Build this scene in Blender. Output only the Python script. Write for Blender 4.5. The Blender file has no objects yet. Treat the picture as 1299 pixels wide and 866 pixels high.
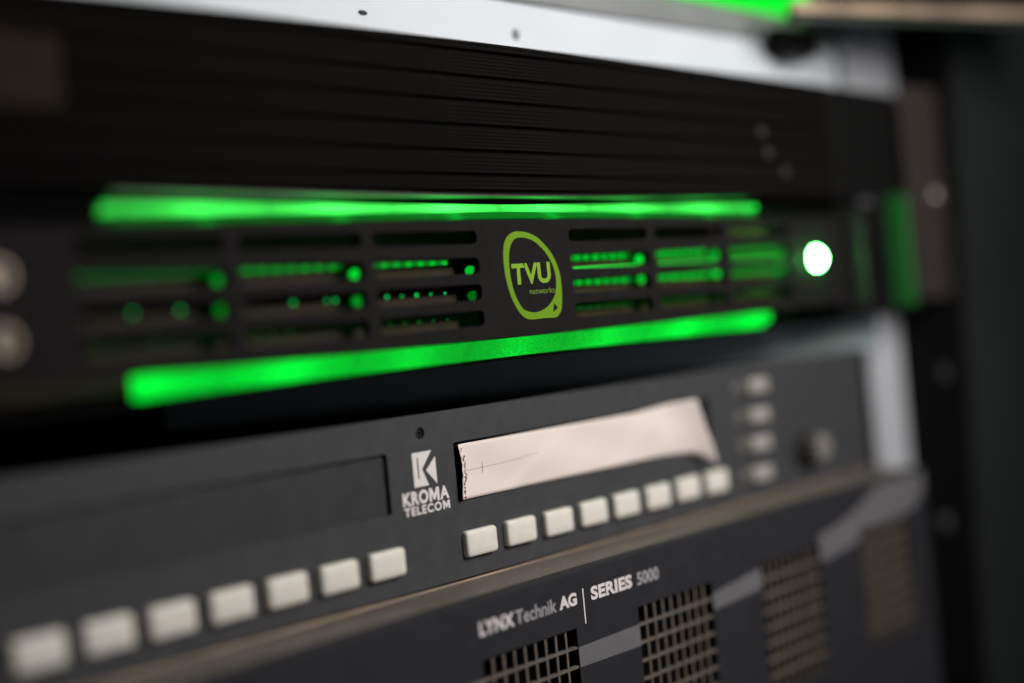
import bpy, bmesh, math, random
from mathutils import Vector, Matrix
random.seed(7)
S = 0.001                                   # everything below is written in millimetres
scn = bpy.context.scene
C = scn.collection

# ------------------------------------------------------------------ camera
cd = bpy.data.cameras.new('camera'); cam = bpy.data.objects.new('camera', cd); C.objects.link(cam)
M = Matrix(((0.65961505, 0.06917766, -0.74841328, -0.29330763),
            (-0.74563019, -0.06506255, -0.66317606, -0.26801425),
            (-0.09457064, 0.99548044, 0.00866472, 0.0), (0, 0, 0, 1)))
cam.matrix_world = M
cd.sensor_width = 36; cd.lens = 1850 / 1299 * 36
cd.clip_start = 0.01; cd.clip_end = 50
cd.dof.use_dof = True; cd.dof.focus_distance = 0.387; cd.dof.aperture_fstop = 2.5
scn.camera = cam

# ------------------------------------------------------------------ world, lamps, exposure
w = bpy.data.worlds.new('World'); scn.world = w; w.use_nodes = True
w.node_tree.nodes['Background'].inputs[0].default_value = (0.60, 0.75, 1.0, 1)
w.node_tree.nodes['Background'].inputs[1].default_value = 0.008

def lamp(name, loc, target, size, power, col, size_y=None):
    l = bpy.data.lights.new(name, 'AREA'); l.energy = power; l.color = col
    l.shape = 'RECTANGLE'; l.size = size; l.size_y = size_y or size
    o = bpy.data.objects.new(name, l); C.objects.link(o); o.location = loc
    d = Vector(target) - Vector(loc); o.rotation_euler = d.to_track_quat('-Z', 'Y').to_euler()
    return o
lamp('room_lamp', (0.085, -0.285, 0.135), (0.03, 0, -0.02), 0.15, 1.35, (1.0, 0.93, 0.88))
lamp('fill_light', (0.34, -0.75, 0.02), (0.12, 0, 0.0), 0.35, 0.33, (0.85, 0.93, 1.0))  # added unseen cool fill, low at the front right; not a window

scn.view_settings.view_transform = 'Standard'; scn.view_settings.look = 'None'
scn.view_settings.exposure = 0; scn.view_settings.gamma = 1
scn.render.engine = 'CYCLES'
scn.render.resolution_x = 1024; scn.render.resolution_y = 683

# ------------------------------------------------------------------ materials
def mat(name, col, rough=0.5, metal=0.0, vary=0.0, vscale=200, bump=0.0, bscale=2500, spec=0.5, stretch=None, trans=0.0, coat=0.0, sss=0.0, dust=None):
    m = bpy.data.materials.new(name); m.use_nodes = True
    nt = m.node_tree; b = nt.nodes['Principled BSDF']
    b.inputs['Base Color'].default_value = (*col, 1); b.inputs['Roughness'].default_value = rough
    b.inputs['Metallic'].default_value = metal; b.inputs['Specular IOR Level'].default_value = spec
    b.inputs['Transmission Weight'].default_value = trans
    b.inputs['Coat Weight'].default_value = coat
    if sss:
        b.inputs['Subsurface Weight'].default_value = sss; b.inputs['Subsurface Scale'].default_value = 0.002
    tc = nt.nodes.new('ShaderNodeTexCoord'); mp = nt.nodes.new('ShaderNodeMapping')
    nt.links.new(tc.outputs['Object'], mp.inputs[0])
    if stretch: mp.inputs['Scale'].default_value = stretch
    col_out = None
    if vary:
        n = nt.nodes.new('ShaderNodeTexNoise'); n.inputs['Scale'].default_value = vscale; n.inputs['Detail'].default_value = 8
        nt.links.new(mp.outputs[0], n.inputs[0])
        r = nt.nodes.new('ShaderNodeMapRange'); r.inputs[1].default_value = 0.3; r.inputs[2].default_value = 0.7
        r.inputs[3].default_value = 1 - vary; r.inputs[4].default_value = 1 + vary
        nt.links.new(n.outputs[0], r.inputs[0])
        x = nt.nodes.new('ShaderNodeVectorMath'); x.operation = 'SCALE'; x.inputs[0].default_value = col
        nt.links.new(r.outputs[0], x.inputs['Scale']); col_out = x.outputs[0]
        rr = nt.nodes.new('ShaderNodeMapRange'); rr.inputs[3].default_value = max(0.05, rough - 0.1); rr.inputs[4].default_value = min(1, rough + 0.12)
        nt.links.new(n.outputs[0], rr.inputs[0]); nt.links.new(rr.outputs[0], b.inputs['Roughness'])
    if dust:                                 # (colour, amount, scale): pale specks of dust lying on the paint
        v = nt.nodes.new('ShaderNodeTexNoise'); v.inputs['Scale'].default_value = dust[2]; v.inputs['Detail'].default_value = 3
        nt.links.new(tc.outputs['Object'], v.inputs[0])
        t = nt.nodes.new('ShaderNodeMapRange'); t.inputs[1].default_value = 1 - dust[1]; t.inputs[2].default_value = 1 - dust[1] + 0.06
        nt.links.new(v.outputs[0], t.inputs[0])
        mx = nt.nodes.new('ShaderNodeMix'); mx.data_type = 'RGBA'; mx.inputs[7].default_value = (*dust[0], 1)
        nt.links.new(t.outputs[0], mx.inputs[0])
        if col_out: nt.links.new(col_out, mx.inputs[6])
        else: mx.inputs[6].default_value = (*col, 1)
        col_out = mx.outputs[2]
    if col_out: nt.links.new(col_out, b.inputs['Base Color'])
    if bump:
        n2 = nt.nodes.new('ShaderNodeTexNoise'); n2.inputs['Scale'].default_value = bscale; n2.inputs['Detail'].default_value = 4
        nt.links.new(mp.outputs[0], n2.inputs[0])
        bp = nt.nodes.new('ShaderNodeBump'); bp.inputs['Strength'].default_value = bump; bp.inputs['Distance'].default_value = 0.0002
        nt.links.new(n2.outputs[0], bp.inputs['Height']); nt.links.new(bp.outputs[0], b.inputs['Normal'])
    return m

def glow(name, col, base, peak=0.0, pitch=38.5, off=0.0, width=0.16, grain=0.0, gscale=900, mid=0.0, seam=0.0):
    """Light-giving plastic: LEDs sit every `pitch` mm behind it and show as brighter spots."""
    m = bpy.data.materials.new(name); m.use_nodes = True; nt = m.node_tree
    b = nt.nodes['Principled BSDF']; b.inputs['Base Color'].default_value = (col[0] * .1, col[1] * .12, col[2] * .1, 1)
    b.inputs['Roughness'].default_value = 0.35
    b.inputs['Emission Color'].default_value = (*col, 1); b.inputs['Emission Strength'].default_value = base
    tc = nt.nodes.new('ShaderNodeTexCoord')
    def mth(op, a, c=None):
        n = nt.nodes.new('ShaderNodeMath'); n.operation = op
        for i, v in enumerate((a, c)):
            if v is None: continue
            if isinstance(v, (int, float)): n.inputs[i].default_value = v
            else: nt.links.new(v, n.inputs[i])
        return n.outputs[0]
    out = None
    if peak:
        sx = nt.nodes.new('ShaderNodeSeparateXYZ'); nt.links.new(tc.outputs['Object'], sx.inputs[0])
        u = mth('FRACT', mth('ADD', mth('MULTIPLY', mth('SUBTRACT', sx.outputs[0], off * S), 1 / (pitch * S)), 50.5))
        d = mth('DIVIDE', mth('SUBTRACT', u, 0.5), width)
        g = mth('POWER', 2.718, mth('MULTIPLY', mth('MULTIPLY', d, d), -1.0))
        out = mth('ADD', mth('MULTIPLY', g, peak), base)
        if seam:                              # joints between the diffuser segments
            e_ = mth('DIVIDE', mth('MINIMUM', u, mth('SUBTRACT', 1.0, u)), 0.035)
            out = mth('MULTIPLY', out, mth('SUBTRACT', 1.0, mth('MULTIPLY', mth('POWER', 2.718, mth('MULTIPLY', mth('MULTIPLY', e_, e_), -1.0)), seam)))
    if grain:
        n = nt.nodes.new('ShaderNodeTexNoise'); n.inputs['Scale'].default_value = gscale; n.inputs['Detail'].default_value = 5
        nt.links.new(tc.outputs['Object'], n.inputs[0])
        r = nt.nodes.new('ShaderNodeMapRange'); r.inputs[1].default_value = 0.3; r.inputs[2].default_value = 0.75
        r.inputs[3].default_value = 1 - grain; r.inputs[4].default_value = 1 + grain
        nt.links.new(n.outputs[0], r.inputs[0])
        out = mth('MULTIPLY', r.outputs[0], out if out is not None else base)
    if mid:                                  # the bar is fed from both ends, so its middle is dimmer
        q = mth('MULTIPLY', mth('SUBTRACT', sx.outputs[0], -0.012), 1 / 0.075)
        out = mth('MULTIPLY', out, mth('ADD', mth('MULTIPLY', mth('MINIMUM', mth('MULTIPLY', q, q), 1.0), mid), 1 - mid))
    if out is not None: nt.links.new(out, b.inputs['Emission Strength'])
    return m

m_bezel = mat('bezel_paint', (0.0132, 0.0118, 0.0126), 0.6, vary=0.12, bump=0.35, bscale=3500, spec=0.02)
m_black = mat('black_chassis', (0.006, 0.006, 0.006), 0.7, spec=0.05)
m_void = mat('dark_inside', (0.004, 0.004, 0.004), 0.9, spec=0.1)
m_fins = mat('black_anodised', (0.0078, 0.0072, 0.0069), 0.75, vary=0.15, vscale=60, bump=0.12, stretch=(0.15, 1, 1), spec=0.0)
m_trim = mat('dark_metal_lip', (0.16, 0.16, 0.16), 0.3, metal=1.0)
m_inner = mat('brown_tray', (0.045, 0.030, 0.014), 0.6, vary=0.3, spec=0.2)
m_logo = mat('green_print', (0.13, 0.265, 0.014), 0.7, spec=0.08)
m_logotext = mat('pale_green_print', (0.19, 0.35, 0.03), 0.7, spec=0.08)
m_kroma = mat('charcoal_panel', (0.053, 0.0545, 0.059), 0.6, vary=0.10, bump=0.45, bscale=2600, spec=0.12, dust=((0.2, 0.2, 0.2), 0.24, 900))
m_screen = mat('smoked_window', (0.044, 0.045, 0.048), 0.4, vary=0.08, spec=0.1)
m_white = mat('white_print', (0.72, 0.68, 0.69), 0.6)
m_grey = mat('grey_print', (0.36, 0.35, 0.37), 0.6)
m_key = mat('ivory_key', (0.72, 0.71, 0.65), 0.45, vary=0.06, sss=0.25, bump=0.1)
m_keyside = mat('knob_plastic', (0.05, 0.05, 0.05), 0.4)
m_lynx = mat('blue_black_panel', (0.026, 0.026, 0.031), 0.55, vary=0.08, bump=0.3, spec=0.1)
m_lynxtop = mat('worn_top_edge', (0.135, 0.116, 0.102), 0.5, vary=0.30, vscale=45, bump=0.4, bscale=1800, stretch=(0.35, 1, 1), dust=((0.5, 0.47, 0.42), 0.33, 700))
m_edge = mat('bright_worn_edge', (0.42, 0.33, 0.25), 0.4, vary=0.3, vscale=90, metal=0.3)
m_stripe = mat('grey_stripe', (0.135, 0.134, 0.145), 0.5, vary=0.05)
m_mesh = mat('mesh_bars', (0.14, 0.12, 0.10), 0.45, vary=0.2)
m_rail = mat('rail_paint', (0.58, 0.60, 0.65), 0.5, vary=0.05)
m_wpanel = mat('white_panel', (0.60, 0.665, 0.72), 0.55, vary=0.07, vscale=18)
m_shelf = mat('galvanised_steel', (0.20, 0.21, 0.22), 0.55, vary=0.15, vscale=25)
m_post = mat('brown_black_post', (0.035, 0.028, 0.026), 0.5)
m_side = mat('green_grey_paint', (0.019, 0.023, 0.022), 0.6, vary=0.2, vscale=8, spec=0.2)
m_screwm = mat('dull_steel', (0.35, 0.33, 0.31), 0.35, metal=0.8)
m_brass = mat('nickel_connector', (0.36, 0.30, 0.235), 0.45, metal=0.4)
m_blue = mat('blue_grey_reflection', (0.34, 0.40, 0.43), 0.5, vary=0.35, vscale=14)
m_bar = glow('green_light_bar', (0.0, 1.0, 0.045), 0.68, 0.45, 38.5, -5, 0.20, 0.45, 1800, mid=0.45, seam=0.22)
m_bartop = glow('green_light_bar_core', (0.055, 1.0, 0.10), 1.05, 1.0, 38.5, -25, 0.24, 0.25, 35, seam=0.22)
m_bardim = glow('green_light_bar_lens', (0.0, 1.0, 0.06), 0.055, 0.22, 38.5, -25, 0.07, 0.3, 900)
m_led = glow('green_led', (0.0, 1.0, 0.06), 1.2)
m_string = glow('green_led_string', (0.0, 1.0, 0.05), 0.25, 0.9, 4.2, 0, 0.28)
m_button = glow('lit_button', (0.14, 1.0, 0.18), 130)
m_upglow = glow('green_light_bar_above', (0.0, 1.0, 0.03), 0.9)

# ------------------------------------------------------------------ mesh helpers (coordinates in mm, world)
def root_of(p):
    while p.parent: p = p.parent
    return p
def link(name, me, m=None, parent=None, label=None):
    for o_ in (me,):
        off = root_of(parent).location if parent else Vector((0, 0, 0))
        me.transform(Matrix.Translation(-Vector(off)))
    o = bpy.data.objects.new(name, me); C.objects.link(o)
    if m: me.materials.clear(); me.materials.append(m)
    if parent: o.parent = parent
    if label: o['label'] = label
    return o
def fin(bm, name, m, parent=None, smooth=False, label=None):
    bmesh.ops.scale(bm, vec=(S, S, S), verts=bm.verts)
    bmesh.ops.recalc_face_normals(bm, faces=bm.faces)
    me = bpy.data.meshes.new(name); bm.to_mesh(me); bm.free()
    if smooth:
        for p in me.polygons: p.use_smooth = True
    return link(name, me, m, parent, label)
def abox(bm, x0, x1, y0, y1, z0, z1, bev=0.0, seg=2):
    r = bmesh.ops.create_cube(bm, size=1)
    vs = r['verts']
    for v in vs:
        v.co = Vector(((x0 + x1) / 2 + v.co.x * (x1 - x0), (y0 + y1) / 2 + v.co.y * (y1 - y0), (z0 + z1) / 2 + v.co.z * (z1 - z0)))
    if bev:
        es = list({e for v in vs for e in v.link_edges})
        bmesh.ops.bevel(bm, geom=es, offset=bev, segments=seg, affect='EDGES', profile=0.6)
def box(name, dims, m, parent=None, bev=0.0, label=None):
    bm = bmesh.new(); abox(bm, *dims, bev=bev); return fin(bm, name, m, parent, label=label)
def prism(name, prof, x0, x1, m, parent=None, label=None):
    """extrude a (y, z) profile along x"""
    bm = bmesh.new()
    a = [bm.verts.new((x0, y, z)) for y, z in prof]; b = [bm.verts.new((x1, y, z)) for y, z in prof]
    n = len(prof)
    bm.faces.new(a); bm.faces.new(b[::-1])
    for i in range(n): bm.faces.new((a[i], b[i], b[(i + 1) % n], a[(i + 1) % n]))
    return fin(bm, name, m, parent, label=label)
def lathe(name, prof, centre, m, parent=None, seg=32, label=None):
    """(radius, y) profile spun about the y axis, at centre (x, y, z)"""
    bm = bmesh.new(); rings = []
    for r, y in prof:
        rings.append([bm.verts.new((centre[0] + r * math.cos(2 * math.pi * k / seg), centre[1] + y, centre[2] + r * math.sin(2 * math.pi * k / seg))) for k in range(seg)])
    for a, b in zip(rings, rings[1:]):
        for k in range(seg): bm.faces.new((a[k], a[(k + 1) % seg], b[(k + 1) % seg], b[k]))
    bm.faces.new(rings[0]); bm.faces.new(rings[-1][::-1])
    return fin(bm, name, m, parent, smooth=False, label=label)
def rrect(x0, x1, z0, z1, r=0.0, n=5):
    if r <= 0: return [(x0, z0), (x1, z0), (x1, z1), (x0, z1)]
    P = []
    for cx, cz, a0 in ((x1 - r, z0 + r, -90), (x1 - r, z1 - r, 0), (x0 + r, z1 - r, 90), (x0 + r, z0 + r, 180)):
        for k in range(n + 1):
            a = math.radians(a0 + 90 * k / n); P.append((cx + r * math.cos(a), cz + r * math.sin(a)))
    return P
def curve_mesh(cu):
    o = bpy.data.objects.new('tmp', cu); C.objects.link(o)
    bpy.context.view_layer.update()
    me = bpy.data.meshes.new_from_object(o.evaluated_get(bpy.context.evaluated_depsgraph_get()))
    bpy.data.objects.remove(o); bpy.data.curves.remove(cu)
    return me
TOXZ = Matrix(((1, 0, 0, 0), (0, 0, -1, 0), (0, 1, 0, 0), (0, 0, 0, 1)))
def plate(name, loops, yf, thick, m, parent=None, bev=0.0, label=None):
    """flat plate in the XZ plane with holes; front face at y = yf"""
    cu = bpy.data.curves.new(name, 'CURVE'); cu.dimensions = '2D'; cu.fill_mode = 'BOTH'
    for lp in loops:
        s = cu.splines.new('POLY'); s.points.add(len(lp) - 1); s.use_cyclic_u = True
        for p, (x, z) in zip(s.points, lp): p.co = (x, z, 0, 1)
    cu.extrude = thick / 2 - bev; cu.bevel_depth = bev; cu.bevel_resolution = 1
    if bev: cu.offset = -bev
    me = curve_mesh(cu); me.name = name
    me.transform(Matrix.Scale(S, 4) @ Matrix.Translation((0, yf + thick / 2, 0)) @ TOXZ)
    return link(name, me, m, parent, label)
def text(name, s, x0, x1, z0, z1, yf, m, parent, bold=0.0, slope=0.0, caps='X', label=None, space=1.0):
    """lettering fitted so that its capitals span z0..z1 and its width x0..x1"""
    def build(body):
        cu = bpy.data.curves.new(name, 'FONT'); cu.body = body; cu.size = 10; cu.offset = bold; cu.extrude = 0.0; cu.resolution_u = 6; cu.space_character = space
        return curve_mesh(cu)
    ref = build(caps); h0 = min(v.co.y for v in ref.vertices); h1 = max(v.co.y for v in ref.vertices); bpy.data.meshes.remove(ref)
    me = build(s); a = min(v.co.x for v in me.vertices); b = max(v.co.x for v in me.vertices)
    fx = (x1 - x0) / (b - a); fz = (z1 - z0) / (h1 - h0)
    bm = bmesh.new(); bm.from_mesh(me); bpy.data.meshes.remove(me)
    for v in bm.verts:
        X = x0 + (v.co.x - a) * fx; v.co = Vector((X, 0, z0 + (v.co.y - h0) * fz + slope * (X - x0)))
    for v in bm.verts: v.co.y = -0.03
    for v in bm.verts: v.co.y += yf
    return fin(bm, name, m, parent, label=label)
def thing(name, label, cat, loc, group=None):
    o = bpy.data.objects.new(name, None); C.objects.link(o); o.empty_display_size = 0.02
    o.location = Vector(loc) * S; o['label'] = label; o['category'] = cat
    if group: o['group'] = group
    bpy.context.view_layer.update()
    return o
def dup(o, parent, dx):
    c = o.copy(); C.objects.link(c); c.parent = parent
    c.location = o.location + Vector(dx) * S
    return c

# ================================================================== setting: the dark room behind the rack
bk = box('backdrop', (-900, 1500, 420, 424, -700, 700), mat('dark_backdrop', (0.012, 0.012, 0.013), 0.9)); bk['kind'] = 'structure'

# ================================================================== rack rail (light grey upright at the right)
rail = thing('rack_rail', 'pale grey upright rack rail at the right end of the charcoal key panel', 'rack rail', (250, 8, -160))
holes = [rrect(246, 254, z, z + 8, 0.6) for z in (-150, -125, 122, 140)]
plate('front_flange', [rrect(229, 271, -160, 200)] + holes, 8, 2, m_rail, rail, bev=0.25)
box('side_flange', (269, 271, 10.3, 50, -160, 200), m_rail, rail)

# ================================================================== green-lit server (1U)
srv = thing('rack_server', 'black rack unit with two glowing green light bars and round logo', 'server', (0, 0, -8))
slots = []
rows = [(24.1, 1.65), (16.9, 2.0), (10.1, 2.0), (3.4, 1.9)]
for s in (-1, 1):
    for k in range(3):
        a, b = (18.6 + 40 * k, 55 + 40 * k)
        for zc, h in rows:
            x0, x1 = (a, b) if s > 0 else (-b, -a)
            slots.append(rrect(x0, x1, zc - h, zc + h, 1.3))
led_hole = [(150.4 + 3.6 * math.cos(a * math.pi / 12), 14.1 + 3.6 * math.sin(a * math.pi / 12)) for a in range(24)]
plate('bezel', [rrect(-172, 172, -2.1, 28.6, 0.8)] + slots + [led_hole], -16, 2.2, m_bezel, srv, bev=0.18)
box('chassis', (-215, 215, 6, 300, -7.5, 32.5), m_black, srv)
box('top_cover', (-172, 172, -11.5, 5.8, 31.8, 32.8), m_black, srv)
box('bottom_cover', (-172, 172, -10.5, 5.8, -8.2, -7.4), m_black, srv)
box('inner_tray', (-150, 150, 3, 5.8, -6, 30), m_inner, srv)
for z in (20.3, 13.4, 6.7):
    box('inner_shelf', (-138, 138, -8.5, 2.9, z - 0.35, z + 0.35), m_inner, srv)
# light bars
lens = prism('light_bar', [(-16.0, 28.9), (-13.6, 30.9), (-10, 30.9), (-10, 28.9)], -125, 117.5, m_bardim, srv, label='thin top light bar, dim green below and bright above')
prism('glow_edge', [(-13.5, 31.1), (-12.4, 33.0), (-10, 33.0), (-10, 31.1)], -125, 117.5, m_bartop, lens)
prism('light_bar', [(-16.0, -2.4), (-12.6, -7.2), (-10, -7.2), (-10, -2.4)], -121, 120, m_bar, srv, label='thick bottom light bar with brighter spots')
for x, z in ((118, 32.0), (120.6, -4.6)):
    bm = bmesh.new(); bmesh.ops.create_uvsphere(bm, u_segments=12, v_segments=8, radius=1.0)
    for v in bm.verts: v.co += Vector((x, -14, z))
    fin(bm, 'end_light', m_led, srv, True)
# rows of LEDs behind the vents
def led_row(x0, x1, z, y, h, m): return box('led_strip', (x0, x1, y, y + 0.8, z - h, z + h), m, srv)
def string(k, amp): return glow('green_led_string_%s' % k, (0.0, 1.0, 0.05), 0.25 * amp, 0.9 * amp, 4.2, 0, 0.28, 0.3, 300)
for k, (x0, x1, amp) in enumerate(((-136, -97, .13), (-93, -60, .38), (-53, -24, .5))):
    led_row(x0, x1, 18.4, -10, 0.55, string('left_%d' % k, amp))
for k, (x0, x1, amp) in enumerate(((23, 54, .55), (62, 95, .75), (101, 136, .42))):
    st_ = string('right_%d' % k, amp)
    led_row(x0, x1, 18.3, -9.5, 0.75, st_); led_row(x0, x1, 15.2, -12, 0.25, m_led); led_row(x0, x1, 11.2, -9.5, 0.7, st_)
    led_row(x0, x1, 3.9, -9, 0.5, string('low_%d' % k, 0.07))
for x0, x1 in ((-138, -21), (21, 138)):
    for z in (16.2, 9.2, 2.6): box('inner_slat', (x0, x1, -9.2, -8.6, z - 1.4, z + 1.0), m_inner, srv)
random.seed(11); m_dot = glow('led_dot', (0.0, 1.0, 0.15), 0.9); m_dotd = glow('led_dot_dim', (0.0, 1.0, 0.1), 0.12)
for k in range(21):                                     # single LEDs, sparse at the left, even near the logo
    for m_, z_ in ((m_dot, 10.6), (m_dotd, 3.9)):
        if k < 15 and random.random() < 0.55: continue
        rad = random.uniform(0.24, 0.42); jx = random.uniform(-1.5, 1.5) if k < 15 else 0
        bm = bmesh.new(); q = bmesh.ops.create_uvsphere(bm, u_segments=8, v_segments=6, radius=rad)
        for v in q['verts']: v.co += Vector((-128 + 5.1 * k + jx, -10.0, z_))
        fin(bm, 'led', m_, srv)
for x, z, amp in ((-96.5, 16.5, .3), (-96.5, 10, .2), (-56.5, 16.5, .7), (-56.5, 10, .25), (-16.2, 16.0, .5), (-16.2, 9.5, .12), (57.5, 17, .8), (57.5, 11, .5), (97.5, 17, .5), (97.5, 11.5, .8), (137, 17, .3), (137, 11.5, .35)):
    bm = bmesh.new(); r = bmesh.ops.create_uvsphere(bm, u_segments=12, v_segments=8, radius=1)     # added glowing blobs for green light caught on the vent ends
    for v in r['verts']: v.co = Vector((x + v.co.x * 1.9, -10.5 + v.co.y, z + v.co.z * 1.3))
    fin(bm, 'slot_end_glow', glow('slot_end_green', (0.0, 1.0, 0.05), amp), srv, True)
# logo badge
outer = [(-1.82, 25.41), (1.44, 25.0), (5.17, 23.67), (8.25, 21.4), (10.51, 19.13), (12.15, 16.49), (13.16, 13.48), (13.36, 9.74), (12.93, 6.03), (12.31, 3.83), (10.93, 2.42), (9.41, 1.95), (4.84, 2.03), (-0.23, 1.95), (-2.66, 2.46), (-4.66, 3.83), (-6.49, 6.27), (-7.96, 9.2), (-9.01, 13.18), (-9.3, 16.76), (-9.11, 19.97), (-8.17, 22.81), (-6.3, 24.57), (-4.02, 25.33)]
inner = [(-1.78, 23.78), (0.68, 23.56), (3.36, 22.78), (6.47, 20.89), (8.96, 18.43), (10.59, 15.79), (11.31, 12.8), (11.1, 10.58), (10.37, 8.38), (8.95, 6.6), (6.71, 5.05), (4.01, 4.09), (1.15, 3.77), (-1.57, 4.21), (-3.39, 5.03), (-4.79, 6.72), (-6.08, 9.12), (-6.96, 12.39), (-7.26, 15.98), (-6.96, 19.2), (-6.22, 21.33), (-4.91, 22.93), (-3.45, 23.62)]
tri = [(9.54, 5.9), (11.08, 4.56), (8.76, 3.35)]
def smooth(P, n=4):
    out = []
    L = len(P)
    for i in range(L):
        p0, p1, p2, p3 = (Vector(P[(i + k) % L]) for k in (-1, 0, 1, 2))
        for j in range(n):
            t = j / n
            out.append(tuple(0.5 * ((2 * p1) + (-p0 + p2) * t + (2 * p0 - 5 * p1 + 4 * p2 - p3) * t * t + (-p0 + 3 * p1 - 3 * p2 + p3) * t ** 3)))
    return out
lg = plate('logo', [smooth(outer), smooth(inner), tri], -16.08, 0.1, m_logo, srv)
text('lettering', 'TVU', -6.4, 9.3, 11.35, 16.9, -16.02, m_logotext, lg, bold=0.34, slope=0.01)
text('lettering', 'networks', 0.0, 10.3, 8.7, 10.25, -16.02, m_logotext, lg, bold=-0.12, caps='k')
# lit power button
pb = lathe('power_button', [(3.3, 0.6), (3.2, -1.6), (2.5, -2.8), (0.6, -3.3)], (150.4, -15.6, 14.1), m_button, srv)
lathe('button_ring', [(4.6, 0.4), (4.6, -0.5), (3.8, -0.9), (3.5, -0.9), (3.5, 0.4)], (150.4, -15.9, 14.1), mat('clear_ring', (0.03, 0.10, 0.04), 0.2), pb)
# two metal connectors at the left
for z in (18.7, 6.4):
    c = lathe('connector', [(3.4, 1), (3.4, -1), (3.0, -1.4), (3.0, -2.4), (2.6, -2.8), (2.0, -2.8), (1.8, -1), (0.4, -1)], (-152.8, -16, z), m_brass, srv)
# mounting ear with folded handle at the right
plate('mounting_ear', [rrect(172.3, 224, -7.5, 33, 1)], -13, 2, m_black, srv, bev=0.2)
box('ear_flange', (211, 213, -21.5, -13.1, -5.5, 36), mat('green_spill_edge', (0.015, 0.16, 0.03), 0.5), srv, bev=0.6)  # green base colour carries the power button's light spill on the ear
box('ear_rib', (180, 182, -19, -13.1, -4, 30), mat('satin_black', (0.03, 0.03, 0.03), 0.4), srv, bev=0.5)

# ================================================================== ribbed unit above it
amp = thing('ribbed_rack_unit', 'black rack unit with horizontal ribbed front directly above the green light bar', 'rack unit', (0, 0, 35))
prof = []
z = 36.6; bands = [(36.6, 39.6), (40.9, 45.8), (47.1, 52.4), (53.7, 58.9), (60.2, 65.2), (66.5, 72.2), (73.2, 75.5)]
prof.append((0, 35.6)); prof.append((-13.2, 35.6))
for a, b in bands:
    n = max(2, round((b - a) / 0.95)); st = (b - a) / n
    prof.append((-12.2, a)); 
    for k in range(n):
        z0 = a + k * st
        prof += [(-13.75, z0 + 0.08), (-14.0, z0 + 0.25), (-14.0, z0 + st - 0.28), (-13.75, z0 + st - 0.08)]
    prof.append((-12.2, b))
prof.append((0, 75.5))
prism('ribbed_front', prof, -180, 172, m_fins, amp)
prism('bottom_lip', [(-14.4, 35.0), (-13.2, 34.55), (-9, 34.55), (-9, 35.5), (-14.2, 35.5)], -124, 121, m_trim, amp)
box('chassis', (-215, 215, 0.3, 300, 35.7, 75.2), m_black, amp)
plate('mounting_ear', [rrect(172.3, 226, 35.2, 75.5, 1)], -13, 2, m_black, amp, bev=0.2)
plate('mounting_ear', [rrect(-226, -180.3, 35.2, 75.5, 1)], -13, 2, m_black, amp, bev=0.2)
for x, zz in ((127, 57), (130, 50), (140, 44)):
    lathe('screw', [(1.8, 1), (1.8, -0.4), (1.2, -0.9), (0.3, -0.9)], (x, -14.0, zz), mat('dark_screw', (0.028, 0.023, 0.023), 0.6, metal=0.2), amp, seg=20)
plate('faded_label', [rrect(-152, -133, 52, 66, 1)], -14.25, 0.2, mat('brown_sticker', (0.022, 0.016, 0.011), 0.8, spec=0.05, vary=0.3, vscale=80), amp)

# ================================================================== charcoal intercom key panel
kro = thing('key_panel', 'charcoal rack panel with ivory keys and a white K logo', 'control panel', (0, 0, -64.4))
win = rrect(-17.9, 102, -44.1, -28.5, 0.5)
scr = rrect(-175, -42.2, -43.8, -28.4, 0.8)
scrh = [(-29.7 + 1.5 * math.cos(a * math.pi / 10), -24.6 + 1.5 * math.sin(a * math.pi / 10)) for a in range(20)]
plate('front_panel', [rrect(-222, 207, -64.3, -19.7, 0.8), win, scr, scrh], 0, 2.5, m_kroma, kro, bev=0.2)
box('display_window', (-177, -41, 1.2, 1.9, -44.5, -27.8), m_screen, kro)
box('window_floor', (-19, 103, 1.0, 1.9, -44.8, -28), m_void, kro)
box('chassis', (-215, 205, 2.7, 250, -63.5, -21.6), m_black, kro)
sc = lathe('screw', [(1.35, 1.5), (1.35, 0.3), (1.0, 0.0), (0.55, 0.0), (0.45, 0.5), (0.1, 0.5)], (-29.7, 0.35, -24.6), mat('black_screw', (0.03, 0.03, 0.03), 0.3, metal=0.6), kro, seg=20)
def rounded_key(name, xc, zc, wd, ht, d, m, parent, r=1.0):
    bm = bmesh.new(); rings = []
    for y, ins in ((1.0, 0), (-d + 0.7, 0), (-d + 0.2, 0.2), (-d, 0.75), (-d - 0.15, 2.2)):
        rings.append([bm.verts.new((x, y, z)) for x, z in rrect(xc - wd / 2 + ins, xc + wd / 2 - ins, zc - ht / 2 + ins, zc + ht / 2 - ins, max(0.25, r - ins * 0.5), 4)])
    for a, b in zip(rings, rings[1:]):
        n = len(a)
        for i in range(n): bm.faces.new((a[i], b[i], b[(i + 1) % n], a[(i + 1) % n]))
    bm.faces.new(rings[-1]); bm.faces.new(rings[0][::-1])
    return fin(bm, name, m, parent, smooth=True)
k0 = rounded_key('key', -12.0, -55.45, 11.9, 7.0, 1.9, m_key, kro)
kx = [4.2, 20.4, 36.4, 52.3, 68.5, 84.7, 101.0, -46.5, -62.4, -78.5, -94.6, -110.6, -126.4, -142.4]
for x in kx:
    k = dup(k0, kro, (x + 12.0, 0, random.uniform(-.12, .12)))
f0 = rounded_key('function_key', 130.5, -27.0, 11.5, 5.0, 2.2, mat('grey_ivory_key', (0.36, 0.35, 0.32), 0.5), kro)
for i, zz in enumerate((-37.0, -46.5, -56.6)): dup(f0, kro, (-0.7 * (i + 1), 0, zz + 27.0))
g0 = rounded_key('indicator', 119.5, -27.0, 6, 4.0, 0.8, mat('dull_ivory', (0.13, 0.13, 0.12), 0.5), kro)
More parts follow.
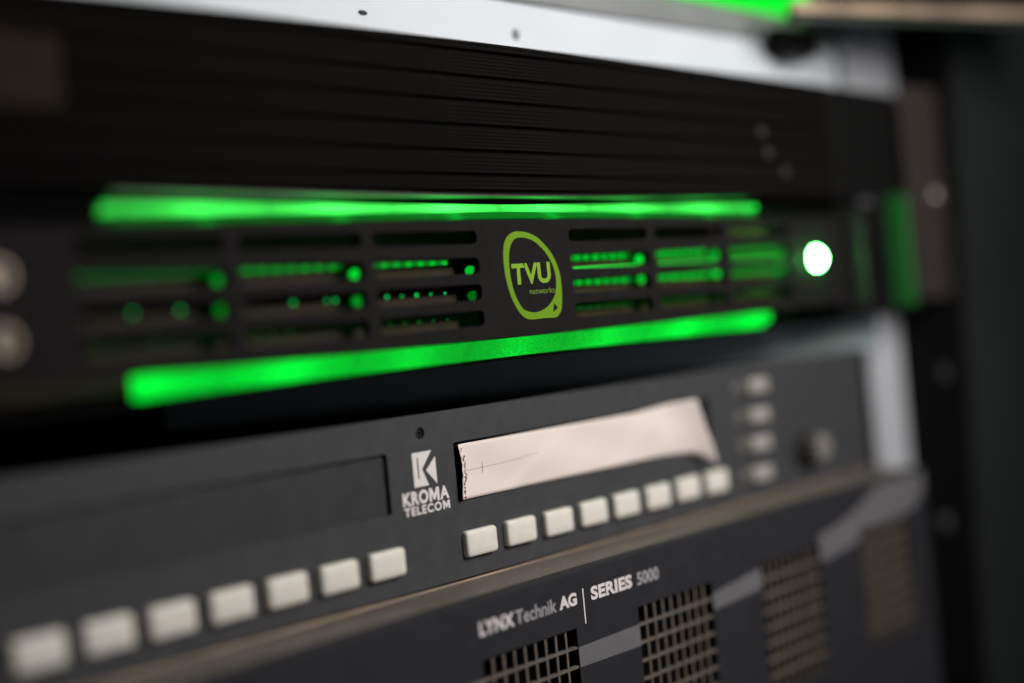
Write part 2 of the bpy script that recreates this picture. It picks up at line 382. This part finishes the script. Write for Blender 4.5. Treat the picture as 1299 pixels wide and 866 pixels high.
for i, zz in enumerate((-37.0, -46.5, -56.6)): dup(g0, kro, (0, 0, zz + 27.0))
kn = lathe('volume_knob', [(7.5, 0.5), (7.5, -0.8), (5.6, -1.0), (5.6, -6), (5.0, -7), (0.5, -7.2)], (157, -0.2, -50.5), m_keyside, kro)
box('pointer', (156.0, 158.0, -7.9, -7.25, -55, -47), m_grey, kn)
lathe('knob_cap', [(4.6, 0.2), (4.4, -0.5), (0.4, -0.6)], (160, -7.4, -51.5), mat('pale_cap', (0.22, 0.21, 0.19), 0.4), kn, seg=24)
# logo and lettering
KA = [(-33.5, -29.3), (-26.4, -29.3), (-30.3, -33.7), (-28.3, -38.1), (-33.5, -38.1)]
KB = [(-25.2, -31.0), (-25.2, -38.1), (-28.9, -34.2)]
slit = [(-31.9, -30.7), (-31.45, -30.7), (-31.45, -36.1), (-31.9, -36.1)]
kl = plate('logo', [KA, slit, KB], -0.06, 0.08, m_white, kro)
MP = [(0, 0), (0, 1), (.27, 1), (.5, .5), (.73, 1), (1, 1), (1, 0), (.77, 0), (.77, .56), (.58, .12), (.42, .12), (.23, .56), (.23, 0)]
def letter_m(x0, x1, z0, z1): plate('lettering', [[(x0 + (x1 - x0) * u, z0 + (z1 - z0) * v) for u, v in MP]], -0.06, 0.05, m_white, kl)
text('lettering', 'KRO', -38.1, -28.9, -42.45, -39.0, -0.02, m_white, kl, bold=0.45, space=1.12)
letter_m(-28.55, -24.85, -42.5, -38.95)
text('lettering', 'A', -24.7, -21.2, -42.45, -39.0, -0.02, m_white, kl, bold=0.42)
text('lettering', 'TELECO', -37.9, -24.4, -45.1, -42.85, -0.02, m_white, kl, bold=0.38, space=1.2)
letter_m(-23.9, -21.3, -45.1, -42.85)

# paper strip lying in the panel's label window
def paper():
    bm = bmesh.new(); nx, nz = 150, 16; g = []
    random.seed(3)
    jag = [random.uniform(-0.22, 0.22) for _ in range(nz + 1)]
    for i in range(nx + 1):
        col = []
        u = i / nx
        for j in range(nz + 1):
            v = j / nz
            xl = -17.5 + (1.1 * math.sin(math.pi * min(1, max(0, (1 - v) * 1.15)))) + jag[j]
            xr = 88 + (1 - v) * 8.5
            x = xl + (xr - xl) * u
            zt = -29.0 + 1.3 * max(0, u - 0.75) / 0.25
            zb = -43.7 + (-1.4 * max(0, (u - 0.8) / 0.2) - (4.2 * max(0, (u - 0.93) / 0.07) ** 1.5))
            z = zb + (zt - zb) * v
            y = -0.35 - 0.22 * math.sin(x * 0.11 + z * 0.35) - 0.06 * math.sin(x * 0.31 - z * 0.5 + 1)
            y -= 0.45 * math.exp(-((x - 2 - (z + 44) * 1.9) / 5.0) ** 2) * (1 - v)
            y -= 5.0 * max(0, (u - 0.86) / 0.14) ** 2
            y -= 0.5 * math.exp(-((x - 71) / 3.5) ** 2) * (0.5 + 0.5 * v)
            y -= 0.9 * math.exp(-u * 90) 
            col.append(bm.verts.new((x, y, z)))
        g.append(col)
    for i in range(nx):
        for j in range(nz): bm.faces.new((g[i][j], g[i + 1][j], g[i + 1][j + 1], g[i][j + 1]))
    geo = bmesh.ops.extrude_face_region(bm, geom=list(bm.faces))
    for v in geo['geom']:
        if isinstance(v, bmesh.types.BMVert): v.co.y += 0.15
    m = mat('pink_white_paper', (0.77, 0.685, 0.65), 0.75, vary=0.02, vscale=30, bump=0.15, bscale=600)
    return fin(bm, 'paper_strip', m, None, True)
pp = paper()
pp['label'] = 'creased pinkish paper strip with torn left end beside the K logo'; pp['category'] = 'paper strip'
m_ink = mat('pencil_line', (0.22, 0.19, 0.18), 0.8)
m_burn = mat('torn_brown_edge', (0.07, 0.035, 0.03), 0.8)
def psurf(x, z):
    v = (z + 43.7) / 14.7
    y = -0.35 - 0.22 * math.sin(x * 0.11 + z * 0.35) - 0.06 * math.sin(x * 0.31 - z * 0.5 + 1)
    y -= 0.45 * math.exp(-((x - 2 - (z + 44) * 1.9) / 5.0) ** 2) * (1 - v)
    return y - 0.9 * math.exp(-((x + 16) / 108) * 90) if x > -16 else y - 0.9
bm = bmesh.new()
pts = [(-15.2 + k * 1.2, -36.3 + 0.012 * k * k * 0.15) for k in range(26)]
pts = [(x, z) for x, z in pts]
pv = None
for x, z in pts:
    t = (bm.verts.new((x, psurf(x, z) - 0.05, z + 0.05)), bm.verts.new((x, psurf(x, z) - 0.05, z - 0.05)))
    if pv: bm.faces.new((pv[0], t[0], t[1], pv[1]))
    pv = t
a = [bm.verts.new(c) for c in ((-7.85, psurf(-7.8, -35) - 0.07, -34.9), (-7.72, psurf(-7.8, -35) - 0.07, -34.9), (-7.72, psurf(-7.8, -37) - 0.07, -37.7), (-7.85, psurf(-7.8, -37) - 0.07, -37.7))]
bm.faces.new(a)
fin(bm, 'pencil_mark', m_ink, pp)
bm = bmesh.new(); random.seed(5)
for k in range(26):
    if random.random() < 0.3: continue                   # brown specks along the torn end
    v = (k + 0.5) / 26; z = -43.3 + 14.0 * v
    x = -17.85 + 1.1 * math.sin(math.pi * min(1, (1 - v) * 1.15)) + random.uniform(0.0, 0.7)
    w_, h_ = random.uniform(0.2, 0.6), random.uniform(0.14, 0.4)
    y = -0.35 - 1.75
    n = 7; vs = [bm.verts.new((x + w_ * math.cos(2 * math.pi * q / n) * random.uniform(.6, 1.2), y, z + h_ * math.sin(2 * math.pi * q / n) * random.uniform(.6, 1.2))) for q in range(n)]
    bm.faces.new(vs)
fin(bm, 'torn_edge', m_burn, pp)

# ================================================================== module frame below, with mesh vents and grey stripe
lyn = thing('vented_module_frame', 'bottom blue black rack unit with mesh vents and grey stripe', 'rack unit', (0, 0, -150))
YF = -22
gx = [(-37.4 + 63.5 * k, -1.0 + 63.5 * k) for k in range(-1, 4)]
GT, GB = -79.9, -120.3
gh = [rrect(a, b, GB, GT) for a, b in gx]
R_ = 18
out = rrect(-230, 204, -150, -65.25, 1.2)
plate('front_panel', [out] + gh, YF, 2.4, m_lynx, lyn, bev=0.2)
# rounded, worn top edge between front face and top cover
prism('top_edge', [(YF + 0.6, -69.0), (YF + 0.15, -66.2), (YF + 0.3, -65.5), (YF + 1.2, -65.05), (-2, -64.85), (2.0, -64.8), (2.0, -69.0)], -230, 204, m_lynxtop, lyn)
box('panel_lip', (-230, 204, YF + 0.5, YF + 4.0, -66.0, -64.86), m_lynx, lyn, bev=0.3)
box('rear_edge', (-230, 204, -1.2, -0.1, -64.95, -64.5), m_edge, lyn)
box('chassis', (-215, 203, 4, 250, -149, -66), m_black, lyn)
box('end_wall', (199, 203.5, -19.4, 3.9, -149, -67), m_void, lyn)
box('vent_back', (-225, 200, -8, -7, -149, -70), m_void, lyn)
for a, b in gx:
    bm = bmesh.new(); nc = 9; nr = 8; pw = (b - a) / nc; ph = (GT - GB) / nr
    for k in range(nc + 1):
        x = a + pw * k
        if 0 < k < nc: abox(bm, x - 0.36, x + 0.36, YF + 0.5, YF + 1.3, GB, GT)
    for k in range(1, nr):
        z = GT - ph * k
        abox(bm, a, b, YF + 0.35, YF + 1.5, z - 0.34, z + 0.34)
    fin(bm, 'mesh_vent', m_mesh, lyn)
# grey stripe: straight runs between the vents, then a band that sweeps up to the corner
st = lambda lp: plate('stripe', [lp], YF - 0.06, 0.08, m_stripe, lyn)
st([(-64.4, -90.0), (-37.5, -90.0), (-37.5, -84.4), (-64.4, -84.4)])
st([(-0.9, -90.2), (26.0, -90.5), (26.0, -84.5), (-0.9, -84.9)])
st([(62.6, -88.3), (89.4, -87.0), (89.4, -80.6), (62.6, -83.4)])
up = [(126.1, -76.4), (136, -74.4), (145.5, -72.0), (156, -68.9), (160, -67.6)]
lo = [(203.4, -69), (203.4, -75.0), (197, -77.6), (188, -79.6), (177, -81.4), (163, -82.9), (150.5, -84.2), (138, -85.8), (126.1, -87.4)]
def arc(P, n=8):
    Q = [P[0]] + P + [P[-1]]; out_ = []
    for i in range(1, len(Q) - 2):
        p0, p1, p2, p3 = (Vector(q) for q in Q[i - 1:i + 3])
        for j in range(n):
            t = j / n
            out_.append(tuple(0.5 * ((2 * p1) + (-p0 + p2) * t + (2 * p0 - 5 * p1 + 4 * p2 - p3) * t * t + (-p0 + 3 * p1 - 3 * p2 + p3) * t ** 3)))
    return out_ + [P[-1]]
up = arc([(126.1, -77.0), (137, -75.6), (149, -73.0), (160, -69.6), (168, -66.2)])
lo = arc([(203.6, -71.5), (200, -75.2), (194, -77.8), (186, -79.2), (175, -79.75)]) + [(152.9, -79.8)] + arc([(152.9, -82.6), (145, -84.0), (136, -85.0), (126.1, -85.7)])
plate('stripe', [up + [(203.6, -66.2)] + lo], YF - 0.06, 0.08, m_stripe, lyn)
text('lettering', 'LYNX', -37.6, -24.8, -74.0, -70.4, YF - 0.02, m_white, lyn, bold=0.36, space=1.1)
text('lettering', 'Technik', -24.2, -8.2, -73.95, -70.4, YF - 0.02, m_grey, lyn, bold=0.14)
text('lettering', 'AG', -7.1, 0.2, -73.85, -70.5, YF - 0.02, m_white, lyn, bold=0.5)
plate('divider_line', [rrect(2.75, 3.2, -79.4, -70.1)], YF - 0.06, 0.08, m_white, lyn)
text('lettering', 'SERIES', 6.2, 24.4, -73.95, -70.35, YF - 0.02, m_white, lyn, bold=0.45, space=1.05)
text('lettering', '5000', 26.8, 36.9, -73.95, -70.5, YF - 0.02, m_grey, lyn, bold=0.22)

# ================================================================== pale plate put in as the reflection in the gap over the key panel
bm = bmesh.new(); q = [bm.verts.new(v) for v in ((-30, 110, -21), (226, 1.5, -21), (226, 1.5, -8), (-30, 110, -8.3), (-30, 112, -21), (226, 3.5, -21), (226, 3.5, -8), (-30, 112, -8.3))]
for f_ in ((0, 1, 2, 3), (7, 6, 5, 4), (0, 4, 5, 1), (1, 5, 6, 2), (2, 6, 7, 3), (3, 7, 4, 0)): bm.faces.new([q[i] for i in f_])
gp = fin(bm, 'reflection_plate', m_blue)
gp['label'] = 'blue grey plate standing for the reflection in the gap between lower green bar and key panel'; gp['category'] = 'reflection plate'

# ================================================================== above: white blanking panel, steel shelf, green bar
wp = thing('white_panel', 'bright white blanking panel just above the ribbed black unit', 'panel', (60, 5, 76))
plate('panel_sheet', [rrect(-230, 218, 75.8, 94, 1), [(-31 + 1.7 * math.cos(a * math.pi / 8), 84.9 + 0.7 * math.sin(a * math.pi / 8)) for a in range(16)]], 5, 2, m_wpanel, wp)
box('sheet_back', (-230, 218, 7.2, 8, 76, 94), m_shelf, wp)
lathe('rivet', [(1.6, 0.5), (1.6, -0.3), (1.0, -0.7), (0.2, -0.7)], (29, 5, 84.6), mat('rivet_steel', (0.2, 0.21, 0.23), 0.5), wp, seg=20)
cl = thing('cage_clip', 'small black clip hanging in front of the white panel near its right end', 'clip', (176, 0, 86))
box('clip_body', (163, 190, -4, 3, 88.8, 98), m_black, cl, bev=1.5)
box('clip_foot', (169, 184, -3, 3, 86.6, 89), mat('clip_black', (0.02, 0.02, 0.02), 0.5), cl, bev=0.8)
sh = thing('steel_crossbar', 'grey steel crossbar across the top above the white panel', 'crossbar', (0, 0, 94))
box('crossbar_face', (-230, 216, 3.0, 8, 94.2, 150), m_shelf, sh)
ub = box('light_strip', (70, 192, 0.0, 2.9, 103.8, 118), m_upglow)
ub['label'] = 'blurred green light strip at the top edge above the steel crossbar'; ub['category'] = 'light strip'
slab = thing('black_board', 'black board at the top right with a pale metal lip, set at an angle', 'board', (230, -40, 99))
def flat(name, pts, z0, z1, m, parent):
    bm = bmesh.new(); a = [bm.verts.new((x, y, z0)) for x, y in pts]; b = [bm.verts.new((x, y, z1)) for x, y in pts]; n = len(pts)
    bm.faces.new(a); bm.faces.new(b[::-1])
    for i in range(n): bm.faces.new((a[i], b[i], b[(i + 1) % n], a[(i + 1) % n]))
    return fin(bm, name, m, parent)
bm = bmesh.new()
fr = [bm.verts.new(v) for v in ((166, -24.6, 101.5), (285, -67.5, 101.5), (285, -67.5, 135), (205, -38.6, 135))]
bk_ = [bm.verts.new((v.co.x, v.co.y + 2, v.co.z)) for v in fr]
bm.faces.new(fr); bm.faces.new(bk_[::-1])
for i in range(4): bm.faces.new((fr[i], bk_[i], bk_[(i + 1) % 4], fr[(i + 1) % 4]))
fin(bm, 'board', m_void, slab)
flat('metal_lip', [(148, -16.2), (285, -65.5), (285, -68.3), (148, -19)], 98.0, 101.4, mat('tarnished_lip', (0.30, 0.225, 0.16), 0.45, metal=0.4, vary=0.7, vscale=22), slab)
flat('lower_strip', [(150, -14.4), (285, -63.0), (285, -65.8), (150, -17.2)], 95.5, 99, mat('green_black', (0.01, 0.02, 0.013), 0.5), slab)

# ================================================================== right side of the cabinet
po = thing('cabinet_post', 'dark brown black upright with a round steel screw beside the rack rail', 'post', (240, -14, -160))
plate('post_face', [rrect(228, 258, -3.5, 79, 1)], -15.5, 2, m_post, po, bev=0.2)
box('post_web', (255, 258, -13.3, 60, -160, 79), m_black, po)
box('lower_face', (272, 300, -12, -10, -160, -3), m_void, po)
lathe('screw', [(3.6, 1), (3.6, -0.8), (2.4, -1.8), (0.4, -1.8)], (249, -16, 36), m_screwm, po, seg=24)
for x, zz in ((256, -34), (244, -92)):
    lathe('screw', [(3.2, 1), (3.2, -0.8), (2.2, -1.4), (0.4, -1.4)], (x, -10.0, zz), mat('dim_screw', (0.07, 0.07, 0.07), 0.5, metal=0.3), po, seg=20)
sd = thing('cabinet_side_panel', 'dark green grey cabinet side panel at the right edge, leaning slightly', 'cabinet panel', (270, -16, -10))
bm = bmesh.new()
for (xa, xb, y0, y1, z0, z1) in ((0, 170, 0, 3, -170, 150),): abox(bm, xa + 270, xb + 270, y0 - 16, y1 - 16, z0 - 10, z1 - 10, bev=0.5)
o = fin(bm, 'panel_face', m_side, sd)
bm = bmesh.new(); abox(bm, 270, 272, -13, 40, -180, 140); fin(bm, 'panel_return', m_black, sd)
sd.rotation_euler = (0, math.radians(4.5), 0)
rb = box('rear_bracket', (262, 330, 60, 64, -180, 180), m_void)
rb['label'] = 'black rear bracket in the dark gap between the post and the side panel'; rb['category'] = 'bracket'
